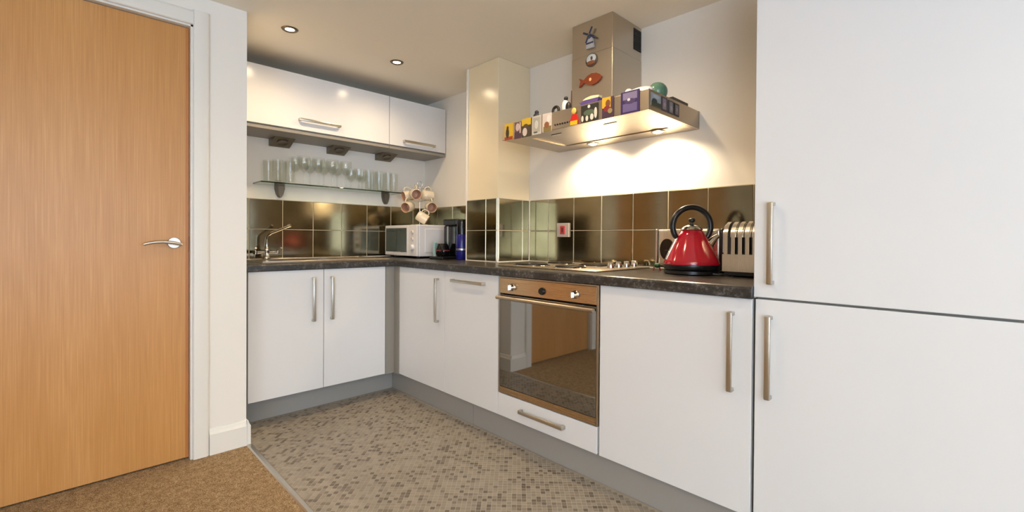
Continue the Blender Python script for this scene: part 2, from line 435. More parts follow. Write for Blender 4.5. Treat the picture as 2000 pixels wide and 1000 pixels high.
def arch_profile(x_in, x_out):   # architrave section in x,y with a rounded outer edge
    s = 1 if x_out > x_in else -1
    return [(x_in, YL-0.0005), (x_in, YL-0.013), (x_in+s*.004, YL-0.017), (x_out-s*.014, YL-0.019), (x_out-s*.004, YL-0.014), (x_out, YL-0.008), (x_out, YL-0.0005)]
bm = prism(arch_profile(-1.797, -1.731), 2, 0.002, 2.125); add_prism(bm, arch_profile(-2.639, -2.705), 2, 0.002, 2.125)
yz = [(y, 2.055+(x+1.797)) for x, y in arch_profile(-1.797, -1.731)]
add_prism(bm, yz, 0, -2.639, -1.797)
struct('trim_6', bm, 'trim_white', 'moulded cream architrave framing the wooden door', 'trim', smooth=35)
sk = [(-0.0005, 0.001), (-0.0005, 0.128), (-0.006, 0.126), (-0.010, 0.113), (-0.017, 0.100), (-0.017, 0.001)]
bm = prism([(YL+p[0], p[1]) for p in sk], 0, -1.7305, XP-0.0003)
add_prism(bm, [(XP-p[0], p[1]) for p in sk], 1, YL-0.017, -0.60)
struct('baseboard_left', bm, 'trim_white', 'cream skirting board wrapping the foot of the door pier', 'baseboard')

# ------------------------------------------------------------------ handles
def bar_handle(parent, axis, face, a0, a1, c, name='handle'):
    """D-shaped flat bar: axis 'v' vertical between z=a0..a1 at along-wall position c, 'h' horizontal at height c; face=('x'|'y', plane)"""
    n, pl = face; bm = bmesh.new(); w, t, d = 0.0088, 0.0045, 0.030
    def bb(al0, al1, o0, o1, z0, z1, bev=.0022):
        if n == 'x': add_box(bm, pl-o1, pl-o0, min(al0, al1), max(al0, al1), z0, z1, bev)
        else: add_box(bm, min(al0, al1), max(al0, al1), pl-o1, pl-o0, z0, z1, bev)
    if axis == 'v':
        bb(c-w, c+w, d-2*t, d, a0, a1, .0035); bb(c-w, c+w, 0.0003, d-t, a0, a0+.012); bb(c-w, c+w, 0.0003, d-t, a1-.012, a1)
    else:
        bb(a0, a1, d-2*t, d, c-w, c+w, .0035)
        lo, hi = min(a0, a1), max(a0, a1)
        bb(lo, lo+.012, 0.0003, d-t, c-w, c+w); bb(hi-.012, hi, 0.0003, d-t, c-w, c+w)
    return obj(name, bm, 'nickel', parent, 40)
def door_panel(parent, face, a0, a1, z0, z1, name='door'):
    n, pl = face; a0, a1 = min(a0, a1), max(a0, a1)
    b = box(pl, pl+.019, a0, a1, z0, z1, .0015, 2) if n == 'x' else box(a0, a1, pl, pl+.019, z0, z1, .0015, 2)
    return obj(name, b, 'white_gloss', parent)

# ------------------------------------------------------------------ base units, sink side
FA, FB = ('y', YA), ('x', XB)
u = thing('sink_cabinet', 'white gloss two-door base cabinet under the sink', 'cabinet', (-1.106, -0.30, 0))
bm = box(-1.518, -1.502, YA+.0205, -0.012, ZB-.004, ZT-.002); add_box(bm, -0.710, -0.694, YA+.0205, -0.012, ZB-.004, ZT-.002)
add_box(bm, -1.502, -.710, YA+.0205, -.012, ZB-.004, ZB+.012); add_box(bm, -1.502, -.710, -.020, -.012, ZB+.012, ZT-.002); add_box(bm, -1.502, -.710, YA+.0205, YA+.0365, ZB+.012, ZT-.002)
obj('body', bm, 'carcass_grey', u)
d = door_panel(u, FA, -1.517, -1.1075, ZB, ZT-.003); bar_handle(d, 'v', FA, 0.560, 0.822, -1.1705)
d = door_panel(u, FA, -1.1045, -0.6955, ZB, ZT-.003); bar_handle(d, 'v', FA, 0.560, 0.822, -1.0600)
tag(obj('filler_panel', box(-1.5665, -1.520, YA+.012, -0.30, 0.02, ZT-.002), 'carcass_grey'), 'narrow grey filler between pier and sink cabinet', 'panel')
bm = box(-0.6935, -0.630, -0.5885, -0.5705, ZB-.002, ZT-.002); add_box(bm, -0.6315, -0.6135, -0.6465, -0.589, ZB-.002, ZT-.002)
tag(obj('corner_post', bm, 'carcass_grey'), 'grey L-shaped corner post between the two runs of base cabinets', 'panel')
tag(obj('plinth', box(-1.551, -0.5705, -0.462, -0.446, 0.001, ZB-.006), 'plinth_grey'), 'grey plinth board under the sink cabinet', 'plinth')
tag(obj('plinth', box(-0.569, -0.553, -1.3565, -0.4455, 0.001, ZB-.006), 'plinth_grey'), 'shorter grey plinth board from the corner to the joint', 'plinth')
tag(obj('plinth', box(-0.569, -0.553, -3.45, -1.3585, 0.001, ZB-.006), 'plinth_grey'), 'long grey plinth board under oven and tall unit', 'plinth')

# ------------------------------------------------------------------ base units, hob side
Y1, Y2, Y3, Y4, Y5, Y6, Y7 = -0.6477, -1.1569, -1.622, -2.2501, -2.8456, -2.8539, -3.455
u = thing('corner_cabinet', 'white gloss corner base cabinet with a vertical bar handle', 'cabinet', (-.31, -0.90, 0))
obj('body', box(XB+.0205, -0.012, Y2+.002, Y1, ZB-.004, ZT-.002), 'carcass_grey', u)
d = door_panel(u, FB, Y1-.0005, Y2+.0015, ZB, ZT-.003); bar_handle(d, 'v', FB, .557, .820, -1.092)
u = thing('dishwasher', 'white gloss fronted integrated dishwasher with a horizontal bar handle', 'dishwasher', (-.31, -1.39, 0))
obj('body', box(XB+.0205, -0.012, Y3+.003, Y2-.002, ZB-.004, ZT-.002), 'carcass_grey', u)
d = door_panel(u, FB, Y2-.0015, Y3+.0015, ZB, ZT-.003); bar_handle(d, 'h', FB, -1.243, -1.522, .817)
u = thing('oven_cabinet', 'white oven housing with a low drawer under the oven', 'cabinet', (-.31, -1.936, 0))
bm = box(XB+.0205, -0.012, Y3-.001, Y3-.0035, ZB-.004, ZT-.002); add_box(bm, XB+.0205, -0.012, Y4+.001, Y4+.0035, ZB-.004, ZT-.002)
add_box(bm, XB+.0205, -.012, Y4+.004, Y3-.004, ZB-.004, ZB+.012); add_box(bm, XB+.0205, -.012, Y4+.004, Y3-.004, .2625, .2665)
obj('body', bm, 'carcass_grey', u)
d = door_panel(u, FB, Y3-.0015, Y4+.010, ZB, .2655, 'drawer'); bar_handle(d, 'h', FB, -1.795, -2.072, .215)
u = thing('base_cabinet', 'wide white gloss base cabinet right of the oven', 'cabinet', (-.31, -2.55, 0))
obj('body', box(XB+.0205, -0.012, Y5, Y4-.002, ZB-.004, ZT-.002), 'carcass_grey', u)
d = door_panel(u, FB, Y4-.0015, Y5+.0005, ZB, ZT-.003); bar_handle(d, 'v', FB, .553, .820, -2.783)
u = thing('tall_cabinet', 'tall white gloss fridge freezer housing with two doors', 'cabinet', (-.31, -3.15, 0))
bm = box(XB+.0205, -0.012, Y7, Y6-.001, ZB-.004, 2.10)
obj('body', bm, 'carcass_grey', u)
obj('side_panel', box(XB+.001, -.012, Y6-.0008, Y6+.0045, .872, 2.10), 'carcass_grey', u)
d = door_panel(u, FB, Y6-.001, Y7+.002, ZB, .8690, 'door'); bar_handle(d, 'v', FB, .555, .820, -2.8985)
d = door_panel(u, FB, Y6+.0045, Y7+.002, .8760, 2.098, 'door'); bar_handle(d, 'v', FB, .920, 1.181, -2.902)

# ------------------------------------------------------------------ worktop (L-shaped, cut out for the sink bowl)
SX0, SX1, SY0, SY1 = -1.33, -0.93, -0.47, -0.12       # bowl opening
WA, WB = -0.606, -0.648
prof_w = lambda p: [(p+.05, ZT), (p+.003, ZT), (p, ZT+.003), (p, ZW-.010), (p+.003, ZW-.003), (p+.010, ZW), (p+.05, ZW)]
bm = bmesh.new()
add_prism(bm, prof_w(WA), 0, -1.567, WB+.012)
add_prism(bm, prof_w(WB), 1, -2.8485, WA+.012)
add_box(bm, WB+.012, WB+.05, WA+.0005, WA+.05, ZT, ZW)
add_box(bm, -1.567, SX0, WA+.05, -.001, ZT, ZW); add_box(bm, SX1, WB+.05, WA+.05, -.001, ZT, ZW)
add_box(bm, SX0, SX1, WA+.05, SY0, ZT, ZW); add_box(bm, SX0, SX1, SY1, -.001, ZT, ZW)
add_box(bm, WB+.05, -.001, -2.8485, -.001, ZT, ZW)
tag(obj('worktop', bm, 'worktop_laminate'), 'dark charcoal speckled laminate worktop running round the corner', 'worktop')

# ------------------------------------------------------------------ sink and tap
sk_ = thing('sink', 'stainless steel inset sink with drainer in the dark worktop', 'sink', (-1.10, -.3, ZW))
bm = bmesh.new(); RX0, RX1, RY0, RY1 = -1.43, -0.62, -0.52, -0.065
zt = ZW+.0035
for a in ((RX0, SX0+.012, RY0, RY1), (SX1-.012, RX1, RY0, RY1), (SX0+.012, SX1-.012, RY0, SY0+.012), (SX0+.012, SX1-.012, SY1-.012, RY1)):
    add_box(bm, a[0], a[1], a[2], a[3], ZW+.0004, zt)
obj('rim', bm, 'steel_sink', sk_)
bm = bmesh.new(); t = .002; bx0, bx1, by0, by1, bz = SX0+.012, SX1-.012, SY0+.012, SY1-.012, ZW-.16
add_box(bm, bx0, bx1, by0, by1, bz, bz+t)
for a in ((bx0, bx0+t, by0, by1), (bx1-t, bx1, by0, by1), (bx0, bx1, by0, by0+t), (bx0, bx1, by1-t, by1)): add_box(bm, a[0], a[1], a[2], a[3], bz, ZW)
obj('bowl', bm, 'steel_sink', sk_)
obj('drain', lathe([(0, .003), (.035, .003), (.04, 0)], (-1.13, -.30, bz+t), 20), 'chrome', sk_, 40)
for k in range(6): obj('drainer_rib', box(-.90, -.66, -.44+k*.06, -.43+k*.06, zt+.0001, zt+.0035, .0015, 1), 'steel_sink', sk_)
obj('raised_edge', tube([(RX0+.01, RY0+.01, zt+.002), (RX1-.01, RY0+.01, zt+.002), (RX1-.01, RY1-.01, zt+.002), (RX0+.01, RY1-.01, zt+.002)], .004, 8, True), 'steel_sink', sk_, 50)
tx, ty = -1.283, -0.10
tp = thing('mixer_tap', 'chrome mixer tap with angled swivel spout and two levers', 'tap', (tx, ty, zt+.0002))
z0 = zt+.0004
obj('base', lathe([(.026, z0), (.026, z0+.006), (.020, z0+.012), (.017, z0+.045), (.019, z0+.052), (.019, z0+.06), (.013, z0+.067), (.011, z0+.085)], (tx, ty, 0), 20), 'chrome', tp, 40)
obj('spout', tube([(tx, ty, z0+.08), (tx, ty, z0+.13), (tx+.006, ty-.008, z0+.155), (tx+.025, ty-.022, z0+.172), (tx+.06, ty-.05, z0+.19), (tx+.105, ty-.085, z0+.215)], [.010, .009, .009, .009, .0095, .0095], 12), 'chrome', tp, 60)
obj('nozzle', tube([(tx+.105, ty-.085, z0+.216), (tx+.118, ty-.095, z0+.222)], [.013, .012], 14), 'chrome', tp, 40)
bm = tube([(tx-.062, ty, z0+.045), (tx-.02, ty, z0+.045), (tx+.02, ty, z0+.045), (tx+.055, ty, z0+.045)], [.012, .011, .011, .012], 12)
obj('valve_body', bm, 'chrome', tp, 40)
for s_ in (-1, 1):
    xe = tx+s_*.066
    bm = lathe([(0, -.012), (.015, -.012), (.016, .010), (0, .014)], (xe, ty, z0+.045), 16)
    add_tube(bm, [(xe, ty, z0+.05), (xe+s_*.006, ty-.02, z0+.066), (xe+s_*.010, ty-.045, z0+.074)], [.006, .0055, .006], 10)
    obj('lever', bm, 'chrome', tp, 50)

# ------------------------------------------------------------------ oven
ov = thing('built_in_oven', 'built-in stainless steel electric oven with dark glass door', 'oven', (-.31, -1.936, .268))
OY0, OY1 = -2.2455, -1.627
obj('body', box(XB+.024, -.03, OY0+.004, OY1-.004, .269, .866), 'dark_iron', ov)
bm = bmesh.new()
add_box(bm, XB-.001, XB+.022, OY0, OY0+.011, .270, .866, .001); add_box(bm, XB-.001, XB+.022, OY1-.009, OY1, .270, .866, .001); add_box(bm, XB-.001, XB+.022, OY0+.011, OY1-.009, .859, .866, .001)
obj('frame', bm, 'steel_h', ov)
cp = obj('control_panel', box(XB-.002, XB+.022, OY0+.012, OY1-.010, .781, .858, .001), 'steel_oven', ov)
for yk in (-1.727, -2.121):
    bm = lathe([(0, XB-.024), (.013, XB-.024), (.0155, XB-.021), (.017, XB-.004), (.019, XB-.0022)], (0, yk, .8155), 20, 0)
    k = obj('knob', bm, 'chrome', cp, 40)
    obj('knob_grip', box(XB-.033, XB-.0242, yk-.0035, yk+.0035, .8155-.014, .8155+.014, .002, 1), 'chrome', k)
obj('timer_dial', lathe([(0, XB-.014), (.014, XB-.014), (.017, XB-.010), (.018, XB-.0022)], (0, -1.927, .813), 20, 0), 'black_plastic', cp, 40)
dr = obj('oven_door', box(XB+.002, XB+.022, OY0+.012, OY1-.010, .270, .774, .001), 'gap_dark', ov)
obj('glass', box(XB-.002, XB+.0015, OY0+.013, OY1-.011, .3035, .774, .0008, 1), 'oven_glass', dr)
obj('bottom_strip', box(XB-.003, XB+.0015, OY0+.012, OY1-.010, .2705, .3015, .001), 'steel_oven', dr)
bm = tube([(XB-.021, OY0+.013, .7595), (XB-.021, OY1-.004, .7595)], .0095, 14)
for yy in (OY0+.045, OY1-.045): add_box(bm, XB-.020, XB-.0022, yy-.006, yy+.006, .753, .764)
obj('handle', bm, 'steel_h', dr, 50)

# ------------------------------------------------------------------ hob
HX0, HX1, HY0, HY1 = -.535, -.055, -2.163, -1.515
hb = thing('electric_hob', 'stainless steel electric hob with four sealed hotplates and knobs', 'hob', (-.3, -1.84, ZW))
bm = box(HX0, HX1, HY0, HY1, ZW+.0005, ZW+.0065, .003)
obj('plate', bm, 'steel_h', hb, 40)
for (hx, hy, r) in ((-.41, -1.655, .09), (-.17, -1.655, .072), (-.41, -1.915, .072), (-.17, -1.915, .09)):
    q = obj('hotplate', lathe([(r, ZW+.0068), (r, ZW+.0145), (r-.006, ZW+.0165), (.028, ZW+.0165), (.026, ZW+.0145), (0, ZW+.0145)], (hx, hy, 0), 32), 'dark_iron', hb, 40)
    obj('trim_ring', lathe([(r+.012, ZW+.0067), (r+.010, ZW+.0095), (r+.0005, ZW+.0105), (r+.0005, ZW+.0067)], (hx, hy, 0), 32), 'chrome', q, 40)
for hx in (-.280, -.208, -.134, -.062+.002):
    hx -= .012
    q = obj('knob', lathe([(.0185, ZW+.0068), (.0185, ZW+.016), (.016, ZW+.030), (.0145, ZW+.032), (0, ZW+.032)], (hx, -2.08, 0), 20), 'chrome', hb, 40)
    obj('knob_grip', box(hx-.003, hx+.003, -2.094, -2.066, ZW+.0322, ZW+.036, .001, 1), 'nickel', q)

# ------------------------------------------------------------------ cooker hood
hd = thing('cooker_hood', 'stainless steel chimney cooker hood with flat canopy', 'cooker hood', (-.25, -1.946, 1.60))
KX, KY0, KY1 = -.4925, -2.392, -1.500
z0, z1 = 1.603, 1.690
bm = bmesh.new(); t = .012
add_box(bm, KX, KX+t, KY0, KY1, z0, z1, .002); add_box(bm, -.014, -.002, KY0, KY1, z0, z1)
add_box(bm, KX+t, -.014, KY0, KY0+t, z0, z1, .002); add_box(bm, KX+t, -.014, KY1-t, KY1, z0, z1, .002)
add_box(bm, KX+t, -.014, KY0+t, KY1-t, z1-.004, z1)
# underside lips round the filter recess
add_box(bm, KX+t, KX+.075, KY0+t, KY1-t, z0, z0+.004); add_box(bm, -.125, -.014, KY0+t, KY1-t, z0, z0+.004)
add_box(bm, KX+.075, -.125, KY0+t, KY0+.095, z0, z0+.004); add_box(bm, KX+.075, -.125, KY1-.155, KY1-t, z0, z0+.004)
obj('canopy', bm, 'steel_h', hd)
ym = (KY0+.095+KY1-.155)/2
for a, b in ((KY0+.090, ym-.0008), (ym+.0008, KY1-.150)):
    f = obj('grease_filter', box(KX+.070, -.118, a, b, z0+.0045, z0+.012, .001, 1), 'steel_h', hd)
    obj('filter_catch', box(KX+.09, KX+.104, (a+b)/2-.035, (a+b)/2+.035, z0-.001, z0+.0042, .002, 1), 'chrome', f)
for (lx, ly) in ((-.080, -1.815), (-.100, -2.225)):
    ring = obj('lamp_ring', lathe([(.036, z0-.0005), (.036, z0-.004), (.027, z0-.004), (.025, z0-.0005)], (lx, ly, 0), 24), 'chrome', hd, 40)
    obj('lamp_lens', lathe([(0, z0-.011), (.010, z0-.010), (.018, z0-.007), (.0245, z0-.0025), (.0245, z0-.0008)], (lx, ly, 0), 24), 'hood_bulb', ring)
    sl = bpy.data.lights.new('hood_lamp', 'SPOT'); sl.energy = 12.5; sl.color = (1.0, .80, .54); sl.spot_size = math.radians(150); sl.spot_blend = .55; sl.shadow_soft_size = .014
    so = bpy.data.objects.new('hood_lamp_light', sl); C.objects.link(so); so.location = (lx, ly, z0-.019); so.rotation_euler = (0, math.radians(-12), 0)
for k in range(7):
    yb = -1.884-k*.0155
    obj('button', lathe([(0, KX-.003), (.0042, KX-.003), (.0045, KX+.001)], (0, yb, 1.6235), 12, 0), 'black_plastic', hd)
CX, CY0, CY1 = -.2796, -2.072, -1.8165
ch = obj('chimney', box(CX, -.002, CY0, CY1, z1+.0005, 2.02, .002), 'steel_v', hd)
obj('chimney_sleeve', box(CX+.0015, -.002, CY0+.0015, CY1-.0015, 2.0205, ZC-.001, .002), 'steel_v', hd)
vt = obj('vent', box(-.082, -.006, CY0+.0002, CY0+.0018, 2.065, 2.178), 'gap_dark', hd)
for k in range(9): obj('louvre', box(-.080, -.008, CY0-.0012, CY0+.0001, 2.069+k*.0122, 2.0735+k*.0122), 'dark_iron', vt)

# ------------------------------------------------------------------ wall units
def wall_unit(name, label, x0, x1, hx0, hx1, hz):
    u = thing(name, label, 'cabinet', ((x0+x1)/2, -.15, 1.72))
    bm = box(x0, x1, -.2855, -.002, 1.738, 2.1018); obj('body', bm, 'carcass_grey', u)
    obj('bottom_panel', box(x0, x1, -.3045, -.002, 1.7195, 1.7376, .001, 1), 'carcass_grey', u)
    d = obj('door', box(x0+.0008, x1-.0008, -.3062, -.2872, 1.7485, 2.1016, .0015, 2), 'white_gloss', u)
    bar_handle(d, 'h', ('y', -.3062), hx0, hx1, hz)
wall_unit('wall_cabinet', 'wide white gloss lift-up wall cabinet above the glass shelf', -1.5665, -.5145, -1.160, -.888, 1.811)
wall_unit('wall_cabinet', 'smaller white gloss wall cabinet in the corner', -.5115, -.006, -.403, -.120, 1.787)
names = ['leftmost triangular under-cabinet lamp, nearest the door pier', 'middle triangular under-cabinet lamp above the wine glasses', 'rightmost triangular under-cabinet lamp above the tumblers']
for k, xc in enumerate((-1.180, -.790, -.405)):
    l = thing('under_cabinet_lamp', names[k], 'lamp', (xc, -.06, 1.675), group='lamps under the wall cabinets')
    obj('housing', prism([(-.135, 1.7188), (-.004, 1.7188), (-.004, 1.672), (-.022, 1.672)], 0, xc-.064, xc+.064), 'lamp_metal', l)
    # lens lies in the sloping face
    s_ = Vector((0, -.113, .0468)).normalized(); nrm = Vector((0, -s_.z, s_.y)); nrm = nrm if nrm.z < 0 else -nrm
    c0 = Vector((xc, -.0785, 1.6954)); bm = bmesh.new()
    add_lathe(bm, [(0, .0008), (.030, .0008), (.034, .004), (.034, -.002), (.0, -.002)], (0, 0, 0), 20)
    bm.transform(Matrix.Translation(c0+nrm*.002) @ nrm.to_track_quat('Z', 'Y').to_matrix().to_4x4())
    obj('lens', bm, 'lamp_metal', l, 40)

# ------------------------------------------------------------------ glass shelf with its brackets
SZ = 1.4155
sh = thing('glass_shelf', 'clear glass wall shelf with green edges on two metal brackets', 'shelf', (-.83, -.09, SZ))
obj('pane', box(-1.338, -.322, -.172, -.004, SZ-.008, SZ), 'shelf_glass', sh)
bm = box(-1.338, -.322, -.1735, -.1722, SZ-.008, SZ); add_box(bm, -1.3393, -1.3382, -.1735, -.004, SZ-.008, SZ); add_box(bm, -.3218, -.3207, -.1735, -.004, SZ-.008, SZ)
obj('polished_edge', bm, 'shelf_edge', sh)
for xc in (-1.176, -.380):
    pr = [(xc-.032, SZ+.014), (xc+.032, SZ+.014), (xc+.031, SZ-.03), (xc+.022, SZ-.065), (xc+.010, SZ-.084), (xc, SZ-.088), (xc-.010, SZ-.084), (xc-.022, SZ-.065), (xc-.031, SZ-.03)]
    bm = prism(pr, 1, -.0035, -.0005)
    for k, (sx, dd) in enumerate(((1.0, .018), (.85, .028), (.6, .036))):
        pr2 = [(xc+(p[0]-xc)*sx, min(p[1], SZ-.0085)) for p in pr]
        add_prism(bm, pr2, 1, -dd, -.003)
    obj('bracket', bm, 'bracket_metal', sh)

# ------------------------------------------------------------------ glassware
def glass_mesh(prof):
    b = bmesh.new(); add_lathe(b, prof, (0, 0, 0), 20, 2, close=True)
    return b
tumbler = [(0, .001), (.027, .001), (.0285, .004), (.0325, .150), (.0335, .1505), (.0322, .1505), (.0270, .014), (0, .012)]
short_t = [(0, .001), (.026, .001), (.028, .004), (.0320, .128), (.0330, .1285), (.0316, .1285), (.0262, .014), (0, .012)]
wine = [(0, .001), (.033, .001), (.033, .003), (.010, .008), (.0055, .016), (.0050, .082), (.009, .088), (.028, .104), (.040, .132), (.0425, .158), (.0405, .192), (.0415, .1925), (.0398, .1925), (.0412, .158), (.0388, .133), (.027, .107), (0, .092)]
goblet = [(0, .001), (.030, .001), (.030, .003), (.010, .008), (.006, .014), (.0058, .055), (.012, .062), (.029, .078), (.036, .105), (.0365, .150), (.0375, .1505), (.0358, .1505), (.0345, .105), (.028, .081), (0, .066)]
_gm = {}
def put_glass(kind, name, prof, x, y, label, cat, group, s=1.0):
    key = (kind,)
    if key not in _gm:
        b = glass_mesh(prof); me = bpy.data.meshes.new(name); b.to_mesh(me); b.free(); me.materials.append(MATS['clear_glass'])
        for p in me.polygons: p.use_smooth = True
        me.set_sharp_from_angle(angle=math.radians(40)); _gm[key] = me
    o = bpy.data.objects.new(name, _gm[key]); C.objects.link(o); o.location = (x, y, SZ+.0005); o.scale = (s, s, s)
    return tag(o, label, cat, group)
for k, (x, y) in enumerate(((-1.262, -.055), (-1.225, -.125), (-1.180, -.060), (-1.150, -.130))):
    put_glass('t', 'tumbler', tumbler, x, y, ['tall clear tumbler at the far left of the shelf, back row', 'tall clear tumbler at the left end of the shelf, front row', 'tall clear tumbler in the back row above the left bracket', 'tall clear tumbler next to the first wine glass, front row'][k], 'glass', 'tumblers at the left end of the shelf')
wl = ['first', 'second', 'third', 'fourth']
for k in range(4):
    put_glass('w', 'wine_glass', wine, -1.088+k*.098, -.050, wl[k]+' clear wine glass from the left in the back row', 'wine glass', 'wine glasses on the shelf')
for k in range(4):
    put_glass('w', 'wine_glass', wine, -1.058+k*.098, -.128, wl[k]+' clear wine glass from the left in the front row', 'wine glass', 'wine glasses on the shelf')
for k, (x, y) in enumerate(((-.690, -.055), (-.664, -.130), (-.605, -.060))):
    put_glass('g', 'goblet', goblet, x, y, ['short-stemmed goblet in the back row right of the wine glasses', 'short-stemmed goblet in the front row right of the wine glasses', 'short-stemmed goblet standing beside the right-hand tumblers'][k], 'goblet', 'goblets on the shelf')
for k, (x, y) in enumerate(((-.585, -.132), (-.520, -.055), (-.500, -.128), (-.440, -.055), (-.422, -.128), (-.352, -.090))):
    put_glass('t', 'tumbler', tumbler, x, y, ['tall clear tumbler in front of the last goblet', 'back tumbler of the first pair right of the goblets', 'front tumbler of the first pair right of the goblets', 'back tumbler of the pair above the right bracket', 'front tumbler of the pair above the right bracket', 'last tall tumbler at the right end of the shelf'][k], 'glass', 'tumblers at the right end of the shelf')

# ------------------------------------------------------------------ cooker switch
sw = thing('cooker_switch', 'square metal cooker switch plate with red rocker on the tiles', 'switch', (0, -1.5465, 1.115))
obj('plate', box(-.017, -.0075, -1.5935, -1.4995, 1.071, 1.158, .002), flat(196, 184, 176, .35, .4), sw)
obj('rocker', box(-.021, -.0168, -1.565, -1.528, 1.089, 1.140, .0015), flat(176, 60, 62), sw)
obj('indicator', box(-.0222, -.0208, -1.551, -1.542, 1.100, 1.129), flat(70, 22, 22), sw)

# ------------------------------------------------------------------ downlights
def downlight(x, y, label):
    d = thing('downlight', label, 'light', (x, y, ZC), group='recessed ceiling downlights')
    r = obj('bezel', lathe([(.0235, ZC-.0006), (.0245, ZC-.0040), (.034, ZC-.0075), (.040, ZC-.005), (.043, ZC-.0006)], (x, y, 0), 28), 'lamp_metal', d, 40)
    obj('lamp', lathe([(0, ZC-.0025), (.0230, ZC-.0025), (.0230, ZC-.0008)], (x, y, 0), 24), 'downlight_bulb', d)
    sl = bpy.data.lights.new('downlight', 'SPOT'); sl.energy = 22; sl.color = (1.0, .74, .46); sl.spot_size = math.radians(158); sl.spot_blend = 1.0; sl.shadow_soft_size = .03
    so = bpy.data.objects.new('downlight_light', sl); C.objects.link(so); so.location = (x, y, ZC-.012)
downlight(-1.347, -.708, 'recessed ceiling downlight nearest the door pier')
downlight(-.689, -.707, 'recessed ceiling downlight in front of the small wall cabinet')
downlight(-1.347, -2.1, 'recessed ceiling downlight above the kitchen floor, out of view')
downlight(-.689, -2.1, 'recessed ceiling downlight in front of the cooker hood, out of view')


# ------------------------------------------------------------------ uplighter floor lamp, added unseen behind the camera to brighten the ceiling
ul = thing('fill_lamp', 'tall black uplighter floor lamp added behind the camera, unseen', 'lamp', (-3.5, -4.7, .002))
obj('base', lathe([(.14, .002), (.14, .02), (.02, .03)], (-3.5, -4.7, 0), 28), 'black_plastic', ul, 40)
obj('pole', tube([(-3.5, -4.7, .03), (-3.5, -4.7, 1.5)], .012, 12), 'black_plastic', ul, 40)
obj('bowl', lathe([(.02, 1.5), (.09, 1.53), (.15, 1.60), (.145, 1.60), (.085, 1.54), (.0, 1.515)], (-3.5, -4.7, 0), 28), 'black_plastic', ul, 40)
sl = bpy.data.lights.new('fill', 'SPOT'); sl.energy = FILL_E; sl.color = (1.0, .89, .74); sl.spot_size = math.radians(150); sl.spot_blend = .6; sl.shadow_soft_size = .08
so = bpy.data.objects.new('fill_lamp_light', sl); C.objects.link(so); so.location = (-3.5, -4.7, 1.605); so.rotation_euler = (PI, 0, 0)

# ------------------------------------------------------------------ microwave in the corner
MX0, MX1, MY0, MY1, MZ0, MZ1 = -.405, -.07, -.510, -.055, .923, 1.156
mw = thing('microwave_oven', 'small white microwave oven standing in the corner of the worktop', 'microwave', (-.24, -.28, ZW))
obj('body', box(MX0+.02, MX1, MY0, MY1, MZ0, MZ1, .006, 3), 'white_plastic', mw)
d = obj('door', box(MX0, MX0+.0195, -.392, MY1, MZ0+.002, MZ1-.002, .005, 3), 'white_plastic', mw)
obj('window', box(MX0-.0015, MX0+.0005, -.372, MY1-.014, MZ0+.030, MZ1-.022, .008, 3), 'mw_glass', d)
obj('window_bar', box(MX0-.0022, MX0-.0012, -.218, -.214, MZ0+.031, MZ1-.023), 'black_plastic', d)
c_ = obj('control_panel', box(MX0, MX0+.0195, MY0, -.394, MZ0+.002, MZ1-.002, .005, 3), 'white_plastic', mw)
for zk in (1.100, 1.050): obj('dial', lathe([(0, MX0-.008), (.012, MX0-.008), (.015, MX0-.0002)], (0, -.452, zk), 18, 0), flat(205, 196, 196), c_, 40)
obj('start_knob', lathe([(0, MX0-.018), (.019, MX0-.018), (.022, MX0-.0002)], (0, -.452, .990), 20, 0), 'white_plastic', c_, 40)
bm = box(-.335, -.09, MY0-.003, MY0+.001, MZ0+.03, MZ1-.03, .0015, 1)
obj('side_emboss', bm, 'white_plastic', mw)
for fx in (MX0+.04, MX1-.03):
    for fy in (MY0+.04, MY1-.04): obj('foot', lathe([(.012, ZW+.0003), (.014, MZ0+.001)], (fx, fy, 0), 12), 'rubber', mw)

# ------------------------------------------------------------------ mug tree with mugs on the microwave
tc = Vector((-.235, -.285, MZ1))
mt = thing('mug_tree', 'chrome wire mug tree on top of the microwave', 'mug tree', tuple(tc))
bm = tube([(tc.x+.07*math.cos(a*PI/12), tc.y+.07*math.sin(a*PI/12), MZ1+.0055) for a in range(24)], .004, 8, True)
add_tube(bm, [(tc.x-.07, tc.y, MZ1+.0055), (tc.x+.07, tc.y, MZ1+.0055)], .003, 8)
obj('base', bm, 'chrome', mt, 60)
obj('pole', tube([(tc.x, tc.y, MZ1+.006), (tc.x, tc.y, 1.462)], .004, 10), 'chrome', mt, 60)
obj('top_loop', tube([(tc.x+.02*math.cos(a*PI/10)*.7, tc.y-.02*math.cos(a*PI/10)*.7, 1.482+.02*math.sin(a*PI/10)) for a in range(20)], .0028, 8, True), 'chrome', mt, 60)
camr = Vector((.7145, -.6997, 0)); camf = Vector((.6997, .7145, 0))
mug_bm = bmesh.new()
add_lathe(mug_bm, [(0, -.042), (.032, -.042), (.037, -.038), (.0395, .0), (.039, .042), (.0375, .043), (.036, .042), (.0365, 0), (.033, -.036), (0, -.037)], (0, 0, 0), 24)
mug_me = bpy.data.meshes.new('mug_body'); mug_bm.to_mesh(mug_me); mug_bm.free(); mug_me.materials.append(MATS['cream_ceramic']); mug_me.materials.append(MATS['tan_ceramic'])
for p in mug_me.polygons:
    p.use_smooth = True
    c = p.center
    if (c.x**2+c.y**2) < .0372**2 and c.z > -.0375 and abs(p.normal.z) > -1 and (p.normal.x*c.x+p.normal.y*c.y) < 0 or (c.z > -.039 and c.z < -.030 and (c.x**2+c.y**2) < .03**2): p.material_index = 1
mug_me.set_sharp_from_angle(angle=math.radians(50))
hb_ = tube([(.037, 0, .026), (.052, 0, .028), (.064, 0, .018), (.067, 0, 0), (.062, 0, -.016), (.050, 0, -.026), (.037, 0, -.024)], .0045, 8)
